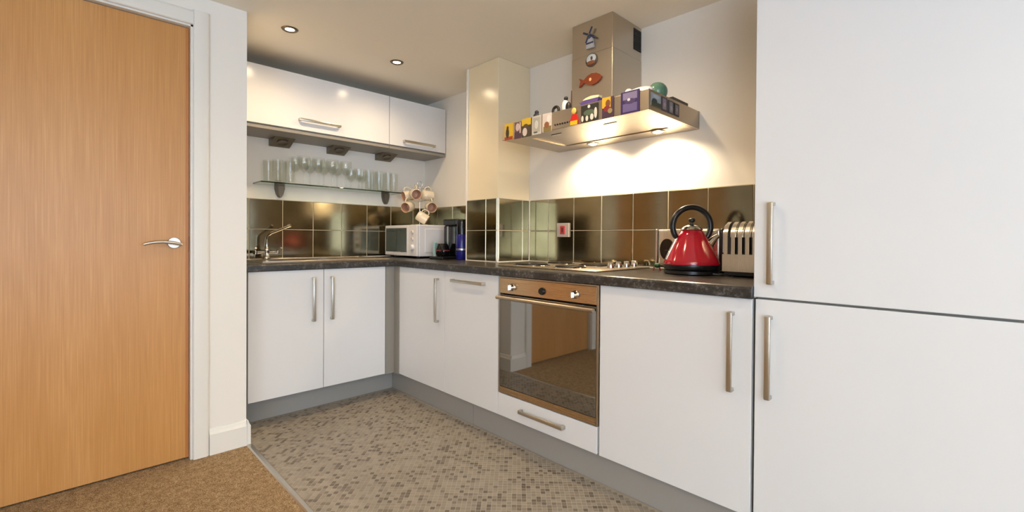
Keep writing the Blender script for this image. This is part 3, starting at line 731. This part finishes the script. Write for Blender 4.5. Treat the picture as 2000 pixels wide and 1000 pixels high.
mugh_me = bpy.data.meshes.new('mug_handle'); hb_.to_mesh(mugh_me); hb_.free(); mugh_me.materials.append(MATS['cream_ceramic'])
for p in mugh_me.polygons: p.use_smooth = True
def mug(off_r, off_f, z, out, tilt, label):
    """hang a mug: handle up, mouth towards 'out' (horizontal), tipped by tilt"""
    o = thing('mug', label, 'mug', group='cream mugs on the mug tree')
    out = Vector(out).normalized(); up = Vector((0, 0, 1))
    zax = (out*math.cos(tilt)-up*math.sin(tilt)).normalized(); xax = (up-zax*up.dot(zax)).normalized(); yax = zax.cross(xax)
    R3 = Matrix((xax, yax, zax)).transposed().to_4x4()
    pos = tc+camr*off_r+camf*off_f; pos.z = z
    o.matrix_world = Matrix.Translation(pos) @ R3
    for nm, me in (('body', mug_me), ('handle', mugh_me)):
        c = bpy.data.objects.new(nm, me); C.objects.link(c); c.parent = o
    arm_tip = pos+xax*.058
    obj('arm', tube([(tc.x, tc.y, arm_tip.z-.012), tuple((tc+(arm_tip-tc)*.5).xy)+(arm_tip.z-.006,), tuple(arm_tip), tuple(arm_tip+(arm_tip-Vector((tc.x, tc.y, arm_tip.z)))*.15+Vector((0, 0, .012)))], .0028, 8), 'chrome', mt, 60)
    return o
mug(-.022, -.075, 1.395, camr*.55-camf, .15, 'upper cream mug hanging with its tan inside towards the room')
mug(.052, .030, 1.395, camr*.8+camf*.6, .1, 'upper cream mug hanging with its side showing')
mug(-.090, .0, 1.390, -camr*.8-camf*.6, .2, 'upper mug hanging at the left, tan inside showing')
mug(-.072, -.080, 1.297, -camr*.35-camf, .2, 'middle cream mug hanging at the left side of the mug tree')
mug(.088, -.020, 1.300, camr*.5-camf, .15, 'middle mug hanging at the right, tan inside showing')
mug(.040, -.105, 1.214, camr*.95+camf*.1, .55, 'lowest white mug, tilted, just above the microwave')

# ------------------------------------------------------------------ coffee maker and neighbours
cm = thing('coffee_maker', 'tall glossy black filter coffee maker between microwave and column', 'coffee maker', (-.17, -.64, ZW))
obj('tower', box(-.240, -.06, -.758, -.607, ZW+.021, 1.150, .010, 3), 'black_gloss', cm)
obj('lid', box(-.245, -.06, -.762, -.603, 1.1505, 1.198, .012, 3), 'black_plastic', cm)
obj('base', box(-.362, -.06, -.762, -.603, ZW+.0005, ZW+.020, .006, 2), 'black_plastic', cm)
obj('highlight_strip', box(-.2425, -.2402, -.668, -.652, ZW+.10, 1.145), 'nickel', cm)  # pale strip standing in for the vertical glossy highlight on the tower
jx, jy = -.302, -.683
j_ = obj('jug', lathe([(.0, ZW+.021), (.040, ZW+.021), (.050, ZW+.040), (.0505, ZW+.066), (.038, ZW+.098), (.034, ZW+.110), (.0, ZW+.113)], (jx, jy, 0), 28), 'black_gloss', cm, 50)
obj('jug_handle', tube([(jx-.022, jy-.030, ZW+.103), (jx-.040, jy-.050, ZW+.100), (jx-.048, jy-.060, ZW+.08), (jx-.042, jy-.052, ZW+.05), (jx-.030, jy-.042, ZW+.045)], .006, 8), 'black_plastic', j_, 60)
obj('jug_band', lathe([(.0508, ZW+.058), (.0516, ZW+.060), (.0516, ZW+.064), (.0508, ZW+.066)], (jx, jy, 0), 28), flat(120, 52, 50), j_, 40)
cn = thing('flask', 'tall blue flask with black top and silver band beside the column', 'flask', (-.250, -.838, ZW))
obj('body', lathe([(0, ZW+.0005), (.038, ZW+.0005), (.040, ZW+.004), (.040, ZW+.170), (.037, ZW+.175), (0, ZW+.175)], (-.250, -.838, 0), 28), flat(24, 26, 112, .2), cn, 40)
obj('band', lathe([(.0402, ZW+.066), (.0412, ZW+.067), (.0412, ZW+.077), (.0402, ZW+.078)], (-.250, -.838, 0), 28), 'nickel', cn, 40)
obj('top', lathe([(0, ZW+.1755), (.036, ZW+.1755), (.037, ZW+.25), (.033, ZW+.278), (0, ZW+.282)], (-.250, -.838, 0), 28), 'black_gloss', cn, 40)
bm = prism([(-.572, ZW+.001), (-.602, ZW+.001), (-.604, ZW+.030), (-.592, ZW+.07), (-.600, ZW+.115), (-.572, ZW+.125), (-.566, ZW+.06)], 0, -.305, -.285)
tag(obj('sponge_packet', bm, flat(150, 190, 192, .35)), 'small pale teal packet leaning by the microwave side', 'packet')

# ------------------------------------------------------------------ stainless toaster behind the kettle
t1 = thing('toaster', 'stainless steel toaster with black ends behind the red kettle', 'toaster', (-.07, -2.39, ZW))
TX0, TX1, TY0, TY1, TZ = -.122, -.014, -2.560, -2.227, 1.112
obj('body', box(TX0, TX1, TY0+.016, TY1-.012, ZW+.016, TZ, .012, 3), 'toaster_steel', t1, 40)
obj('end_panel', box(TX0-.002, TX1, TY0, TY0+.0155, ZW+.012, TZ+.001, .008, 3), 'black_plastic', t1)
obj('end_panel', box(TX0-.001, TX1, TY1-.0115, TY1, ZW+.012, TZ, .005, 3), 'nickel', t1)
bm = bmesh.new(); add_lathe(bm, [(0, -.004), (1, -.004), (1, 0)], (0, 0, 0), 28, 0)
for v in bm.verts: v.co = Vector((TX0-.0003+v.co.x, -2.291+v.co.y*.037, 1.012+v.co.z*.052))
cpn = obj('control_panel', bm, 'black_gloss', t1)
obj('dial', lathe([(0, TX0-.016), (.013, TX0-.016), (.016, TX0-.0045)], (0, -2.291, .995), 20, 0), 'dark_iron', cpn, 40)
for yy in (-2.47, -2.31): obj('foot', lathe([(.012, ZW+.0003), (.012, ZW+.0155)], (-.07, yy, 0), 12), 'rubber', t1)
for k in (-1, 1): obj('slot', box(-.068+k*.022-.008, -.068+k*.022+.008, -2.53, -2.26, TZ-.001, TZ+.0012), 'gap_dark', t1)

# ------------------------------------------------------------------ ribbed retro toaster beside the tall unit
t2 = thing('ribbed_toaster', 'retro polished steel toaster with ribbed rounded shell beside tall cabinet', 'toaster', (-.2, -2.73, ZW))
QX0, QX1, QY1, QY0, QZ0, QZ1 = -.300, -.105, -2.622, -2.840, ZW+.022, 1.137
def shell(inset, z_low):
    r = .062; pts = [(QX0+inset, z_low)]
    for k in range(9):
        a = PI-k*PI/16; pts.append((QX0+inset+r+r*math.cos(a), QZ1-inset-r+r*math.sin(a)))
    for k in range(9):
        a = PI/2-k*PI/16; pts.append((QX1-inset-r+r*math.cos(a), QZ1-inset-r+r*math.sin(a)))
    pts.append((QX1-inset, z_low)); return pts
obj('core', prism(shell(.004, QZ0+.002), 1, QY0+.004, QY1-.004), 'gap_dark', t2, 40)
bm = prism(shell(0, QZ0)[:1]+[(QX0, QZ0+.070), (QX1, QZ0+.070)]+shell(0, QZ0)[-1:], 1, QY0, QY1)
obj('lower_shell', bm, 'toaster_steel', t2)
yy = QY1
for k in range(8):
    w = .0270 if k == 0 else .0236
    if yy-w < QY0: w = yy-QY0
    if w < .005: break
    bm = prism(shell(0 if k else .0, QZ0+.0702), 1, yy-w, yy)
    bmesh.ops.bevel(bm, geom=[e for e in bm.edges if abs(e.verts[0].co.y-e.verts[1].co.y) < 1e-6], offset=.004 if k else .006, segments=2, affect='EDGES', clamp_overlap=True)
    obj('rib', bm, 'toaster_steel', t2, 50); yy -= w+.0034
obj('base', box(QX0+.006, QX1-.006, QY0+.006, QY1-.006, ZW+.006, QZ0-.0005, .002), 'black_plastic', t2)
for fx in (QX0+.03, QX1-.03):
    for fy in (QY0+.03, QY1-.03): obj('foot', lathe([(.011, ZW+.0003), (.011, ZW+.006)], (fx, fy, 0), 12), 'rubber', t2)

# ------------------------------------------------------------------ red kettle
kt = thing('kettle', 'glossy red pyramid-shaped kettle with black hoop handle', 'kettle', (-.262, -2.476, ZW+.0004), math.radians(-44.4))
def loc(name, bm, m_, par, sm=50): return obj(name, bm, m_, par, sm, local=True)
loc('power_base', lathe([(0, 0), (.108, 0), (.114, .004), (.114, .016), (.108, .0195), (0, .0195)], seg=40), 'black_plastic', kt)
loc('foot_ring', lathe([(0, .020), (.112, .020), (.1175, .026), (.1165, .042), (0, .042)], seg=40), 'black_plastic', kt)
body = loc('body', lathe([(.1155, .0422), (.1165, .048), (.112, .062), (.060, .166), (.047, .188), (.042, .191), (0, .191)], seg=48), 'red_enamel', kt, 30)
lid = loc('lid', lathe([(.0455, .1912), (.0465, .194), (.040, .204), (.026, .213), (.010, .217), (0, .2175)], seg=32), 'chrome', kt)
loc('lid_knob', lathe([(.006, .2176), (.006, .224), (.013, .229), (.0155, .236), (.012, .243), (0, .246)], seg=20), 'black_plastic', lid)
pts = []
for k in range(33):
    a = math.radians(-38+k*(256/32)); pts.append((.083*math.cos(a), 0, .209+.083*math.sin(a)))
loc('handle', tube(pts, [.0100]+[.0125]*31+[.0100], 12), 'black_plastic', kt, 60)
bm = tube([(.070, 0, .118), (.088, 0, .141), (.104, 0, .160), (.116, 0, .168)], [.020, .0165, .0125, .010], 14)
loc('spout', bm, 'chrome', kt, 60)
loc('water_gauge', tube([(-.110, .0, .062), (-.090, 0, .108), (-.066, 0, .157)], [.007, .007, .006], 10), 'chrome', kt, 60)
cord = [(.045, -.095, .008), (.062, -.112, .005), (.085, -.108, .005), (.100, -.085, .005), (.108, -.06, .005)]
loc('cord', tube(cord, .0035, 8), flat(60, 58, 58), kt, 60)
tg = thing('trinket', 'tiny green and red trinket on the worktop left of the kettle', 'trinket', (-.205, -2.283, ZW))
obj('body', ellipsoid((-.205, -2.283, ZW+.026), .014, .016, .012), flat(14, 70, 30), tg, 60)
for dx, dy in ((-.006, .012), (.004, -.010)): obj('leg', tube([(-.205+dx, -2.283+dy, ZW+.018), (-.205+dx*1.4, -2.283+dy*1.3, ZW+.001)], .004, 8), flat(140, 24, 30), tg)

# ------------------------------------------------------------------ magnets on the hood
GM = 'picture magnets on the cooker hood'
def magnet(label, y0, y1, z0, z1, base, prints, plane='front'):
    """thin picture magnet; prints are (u0,u1,v0,v1,(r,g,b)) patches in unit coordinates, u left to right as seen"""
    if plane == 'front': P0 = lambda u, v, d: (KX-d, y0+(y1-y0)*u, z0+(z1-z0)*v)
    else: P0 = lambda u, v, d: (y0+(y1-y0)*u, KY0-d, z0+(z1-z0)*v)
    o = thing('magnet', label, 'magnet', P0(.5, 0, 0), group=GM)
    def slab(u0, u1, v0, v1, d0, d1):
        a, b = P0(u0, v0, d0), P0(u1, v1, d1)
        return box(a[0], b[0], a[1], b[1], a[2], b[2])
    obj('plate', slab(0, 1, 0, 1, .0004, .0030), flat(*base), o)
    for n, (u0, u1, v0, v1, c) in enumerate(prints):
        if len(c) == 4:      # rounded patch
            bm = bmesh.new(); pts = []
            uc, vc = (u0+u1)/2, (v0+v1)/2
            lo, hi = [], []
            for k in range(16):
                a = k*PI/8; uu, vv = uc+(u1-u0)/2*math.cos(a), vc+(v1-v0)/2*math.sin(a)
                lo.append(bm.verts.new(P0(uu, vv, .0030))); hi.append(bm.verts.new(P0(uu, vv, .0036+.0001*n)))
            bm.faces.new(hi)
            for k in range(16): bm.faces.new((lo[k], lo[(k+1) % 16], hi[(k+1) % 16], hi[k]))
            bmesh.ops.recalc_face_normals(bm, faces=list(bm.faces)); obj('print', bm, flat(*c[:3]), o)
        else: obj('print', slab(u0, u1, v0, v1, .0030, .0034+.0001*n), flat(*c), o)
    return o
magnet('yellow picture magnet with a dark figure, leftmost on the hood', -1.523, -1.586, 1.598, 1.687, (222, 178, 24), [(0, 1, 0, .2, (160, 50, 24)), (.15, .55, .1, .75, (52, 34, 28, 1)), (.25, .5, .62, .86, (60, 40, 28, 1))])
magnet('narrow brown magnet with a pale face, second from left', -1.599, -1.649, 1.595, 1.684, (110, 80, 78), [(0, 1, 0, .4, (74, 44, 60)), (.2, .8, .45, .92, (206, 180, 168, 1)), (.8, .95, .3, .95, (222, 200, 180))])
magnet('yellow-topped magnet with dark and pale shapes, third from left', -1.654, -1.721, 1.595, 1.692, (66, 52, 34), [(0, 1, .62, 1, (218, 178, 36)), (.1, .6, .05, .5, (214, 196, 184, 1)), (.2, .7, .5, .7, (90, 66, 30, 1))])
magnet('pale grey photograph magnet, fourth from left on the hood', -1.730, -1.791, 1.596, 1.692, (196, 190, 178), [(.12, .9, .12, .9, (170, 166, 152)), (.3, .7, .3, .75, (204, 200, 190, 1)), (.2, .6, .08, .16, (90, 84, 78))])
magnet('white magnet with brown and green scene, fifth from left', -1.802, -1.861, 1.598, 1.691, (214, 202, 190), [(.1, 1, 0, .3, (130, 112, 66)), (.2, .75, .2, .55, (140, 88, 52, 1)), (.5, .9, .5, .9, (226, 220, 212, 1))])
o = thing('figure_magnet', 'little yellow and red figure-shaped magnet beside the hood buttons', 'magnet', (KX, -2.003, 1.603), group=GM)
obj('body', prism([(-2.026, 1.603), (-1.984, 1.603), (-1.981, 1.622), (-1.990, 1.646), (-1.998, 1.655), (-2.012, 1.655), (-2.021, 1.646), (-2.028, 1.622)], 0, KX-.007, KX-.0005), flat(196, 26, 16), o)
obj('head', ellipsoid((KX-.006, -2.004, 1.668), .005, .014, .016), flat(222, 186, 92), o, 60)
obj('skirt', box(KX-.0085, KX-.0072, -2.026, -1.984, 1.603, 1.622), flat(232, 184, 20), o)
magnet('dark magnet with four pale upright shapes, right of the figure magnet', -2.044, -2.140, 1.606, 1.683, (46, 44, 38), [(.15, .8, .35, .7, (84, 98, 78, 1)), (.02, .16, .02, .4, (214, 206, 190, 1)), (.28, .44, .02, .36, (216, 208, 192, 1)), (.55, .75, .04, .42, (220, 212, 196, 1)), (.78, .95, .1, .75, (212, 206, 190, 1)), (.4, .55, .78, .98, (210, 208, 200, 1))])
magnet('yellow and purple portrait magnet below the chimney corner', -2.162, -2.223, 1.602, 1.695, (70, 48, 66), [(0, .75, .5, 1, (214, 164, 42)), (.3, .72, .52, .88, (120, 70, 34, 1)), (.15, .7, .3, .6, (128, 40, 44, 1)), (.5, .9, .2, .45, (150, 132, 84, 1))])
magnet('large purple picture magnet, rightmost on the hood front', -2.259, -2.350, 1.602, 1.698, (54, 36, 88), [(.12, .88, .62, .94, (128, 118, 150)), (.12, .88, .08, .45, (102, 90, 136)), (.2, .8, .42, .66, (70, 56, 96, 1)), (.36, .52, .55, .68, (216, 206, 214, 1))])
magnet('blue landscape magnet, nearest the front corner on the hood end', -.476, -.396, 1.624, 1.677, (150, 160, 168), [(0, 1, 0, .35, (60, 70, 50)), (.05, .6, .2, .6, (48, 60, 60, 1)), (.2, .9, .65, .95, (170, 182, 192, 1))], 'side')
magnet('mauve framed magnet, second on the hood end', -.388, -.338, 1.621, 1.679, (76, 70, 84), [(.2, .8, .1, .9, (146, 134, 146)), (.3, .7, .3, .6, (168, 156, 164, 1))], 'side')
magnet('grey framed magnet, third on the hood end', -.325, -.278, 1.620, 1.677, (74, 72, 80), [(.2, .8, .1, .9, (140, 138, 146)), (.3, .75, .25, .6, (168, 168, 172, 1))], 'side')
magnet('dark framed magnet, farthest back on the hood end', -.270, -.224, 1.620, 1.676, (44, 42, 48), [(.2, .8, .12, .88, (122, 116, 124)), (.3, .7, .35, .65, (146, 138, 144, 1))], 'side')
# three magnets on the chimney
wm = thing('windmill_magnet', 'blue and white windmill-shaped magnet at the top of the chimney', 'magnet', (CX, -1.94, 2.045))
obj('tower', prism([(-1.965, 2.047), (-1.918, 2.047), (-1.923, 2.090), (-1.930, 2.104), (-1.950, 2.104), (-1.958, 2.090)], 0, CX-.012, CX-.0005), flat(186, 184, 186), wm)
obj('gallery', box(CX-.0135, CX-.0122, -1.964, -1.919, 2.068, 2.076), flat(60, 60, 86), wm)
for a in (28, 118, 208, 298):
    bm = box(-.0015, .0015, -.005, .005, .006, .042, .001, 1)
    bm.transform(Matrix.Translation((CX-.015, -1.938, 2.114)) @ Matrix.Rotation(math.radians(a), 4, 'X')); obj('sail', bm, flat(52, 58, 84), wm)
obj('cap', ellipsoid((CX-.008, -1.939, 2.106), .007, .014, .014), flat(66, 72, 100), wm, 60)
om = thing('oval_magnet', 'oval landscape magnet in the middle of the chimney', 'magnet', (CX, -1.945, 1.95))
obj('plate', ellipsoid((CX-.002, -1.9455, 1.986), .005, .037, .035, 28, 16), flat(74, 60, 52), om, 60)
obj('sky', ellipsoid((CX-.004, -1.9455, 1.992), .0055, .031, .025, 24, 14), flat(186, 194, 198), om, 60)
obj('hill', ellipsoid((CX-.0065, -1.9455, 1.971), .0045, .026, .012, 24, 14), flat(120, 72, 44), om, 60)
obj('cottage', ellipsoid((CX-.010, -1.952, 1.992), .002, .007, .010, 14, 10), flat(70, 72, 70), om, 60)
fm = thing('fish_magnet', 'brown wooden fish-shaped magnet low on the chimney', 'magnet', (CX, -1.942, 1.86))
fp = [(-1.872, 1.905), (-1.882, 1.888), (-1.873, 1.858), (-1.888, 1.866), (-1.903, 1.876), (-1.925, 1.862), (-1.955, 1.854), (-1.985, 1.860), (-2.005, 1.874), (-2.014, 1.886), (-2.004, 1.898), (-1.982, 1.910), (-1.952, 1.914), (-1.925, 1.906), (-1.903, 1.890), (-1.888, 1.898)]
bm = prism(fp, 0, CX-.010, CX-.0005)
obj('body', bm, flat(126, 60, 32, .3), fm)
obj('spot', ellipsoid((CX-.0105, -1.945, 1.884), .002, .008, .009), flat(222, 176, 130), fm, 60)

# ------------------------------------------------------------------ ornaments lying on top of the hood
ZH = z1_hood = 1.6905
o = thing('bird_ornament', 'small dark rounded ornament at the left on the hood top', 'ornament', (-.42, -1.69, ZH))
obj('body', ellipsoid((-.42, -1.69, ZH+.022), .016, .020, .0215), flat(52, 56, 62), o, 60); obj('head', ellipsoid((-.42, -1.692, ZH+.046), .011, .012, .011), flat(44, 48, 54), o, 60)
o = thing('arch_ornament', 'black horseshoe-shaped ornament on the hood top', 'ornament', (-.42, -1.826, ZH))
pts = [(-.42, -1.826+.019*math.cos(k*PI/10), ZH+.030+.019*math.sin(k*PI/10)) for k in range(11)]
obj('arch', tube([(-.42, -1.807, ZH+.007)]+pts+[(-.42, -1.845, ZH+.007)], .0075, 10), flat(24, 24, 24), o, 60)
o = thing('black_and_white_ornament', 'black and white animal ornament with upright rod beside the chimney', 'ornament', (-.42, -1.90, ZH))
obj('body', ellipsoid((-.42, -1.888, ZH+.036), .018, .019, .036), flat(232, 230, 226), o, 60)
obj('head', ellipsoid((-.42, -1.892, ZH+.078), .011, .011, .011), flat(26, 24, 24), o, 60)
obj('wing', ellipsoid((-.425, -1.912, ZH+.030), .014, .016, .026), flat(24, 24, 26), o, 60)
obj('rod', tube([(-.415, -1.922, ZH+.02), (-.415, -1.9235, ZH+.112)], [.004, .0025], 8), flat(82, 50, 34), o, 60)
o = thing('boat_ornament', 'purple ornament with a pale yellow top before the chimney', 'ornament', (-.455, -2.07, ZH))
obj('hull', prism([(-2.015, ZH+.018), (-2.025, ZH+.001), (-2.115, ZH+.001), (-2.125, ZH+.026), (-2.05, ZH+.026)], 0, -.470, -.440), flat(84, 66, 128), o)
obj('roof', prism([(-2.03, ZH+.027), (-2.122, ZH+.027), (-2.125, ZH+.036), (-2.08, ZH+.041), (-2.05, ZH+.036)], 0, -.468, -.442), flat(236, 228, 168), o)
o = thing('white_ornament', 'white reclining ornament at the right front of the hood top', 'ornament', (-.42, -2.30, ZH))
obj('body', ellipsoid((-.42, -2.310, ZH+.020), .02, .060, .0195), flat(236, 228, 226), o, 60)
obj('head', ellipsoid((-.42, -2.252, ZH+.030), .015, .017, .015), flat(234, 222, 220), o, 60)
tag(obj('glass_globe', ellipsoid((-.29, -2.322, ZH+.0445), .0445, .0445, .0440, 32, 20), flat(96, 134, 114, .15), None, 60), 'shiny green globe on the right of the hood top', 'globe')
tag(obj('wooden_rule', box(-.272, -.118, -2.388, -2.364, ZH+.0003, ZH+.015, .002), flat(74, 62, 50)), 'dark flat bar lying along the right edge of the hood top', 'bar')
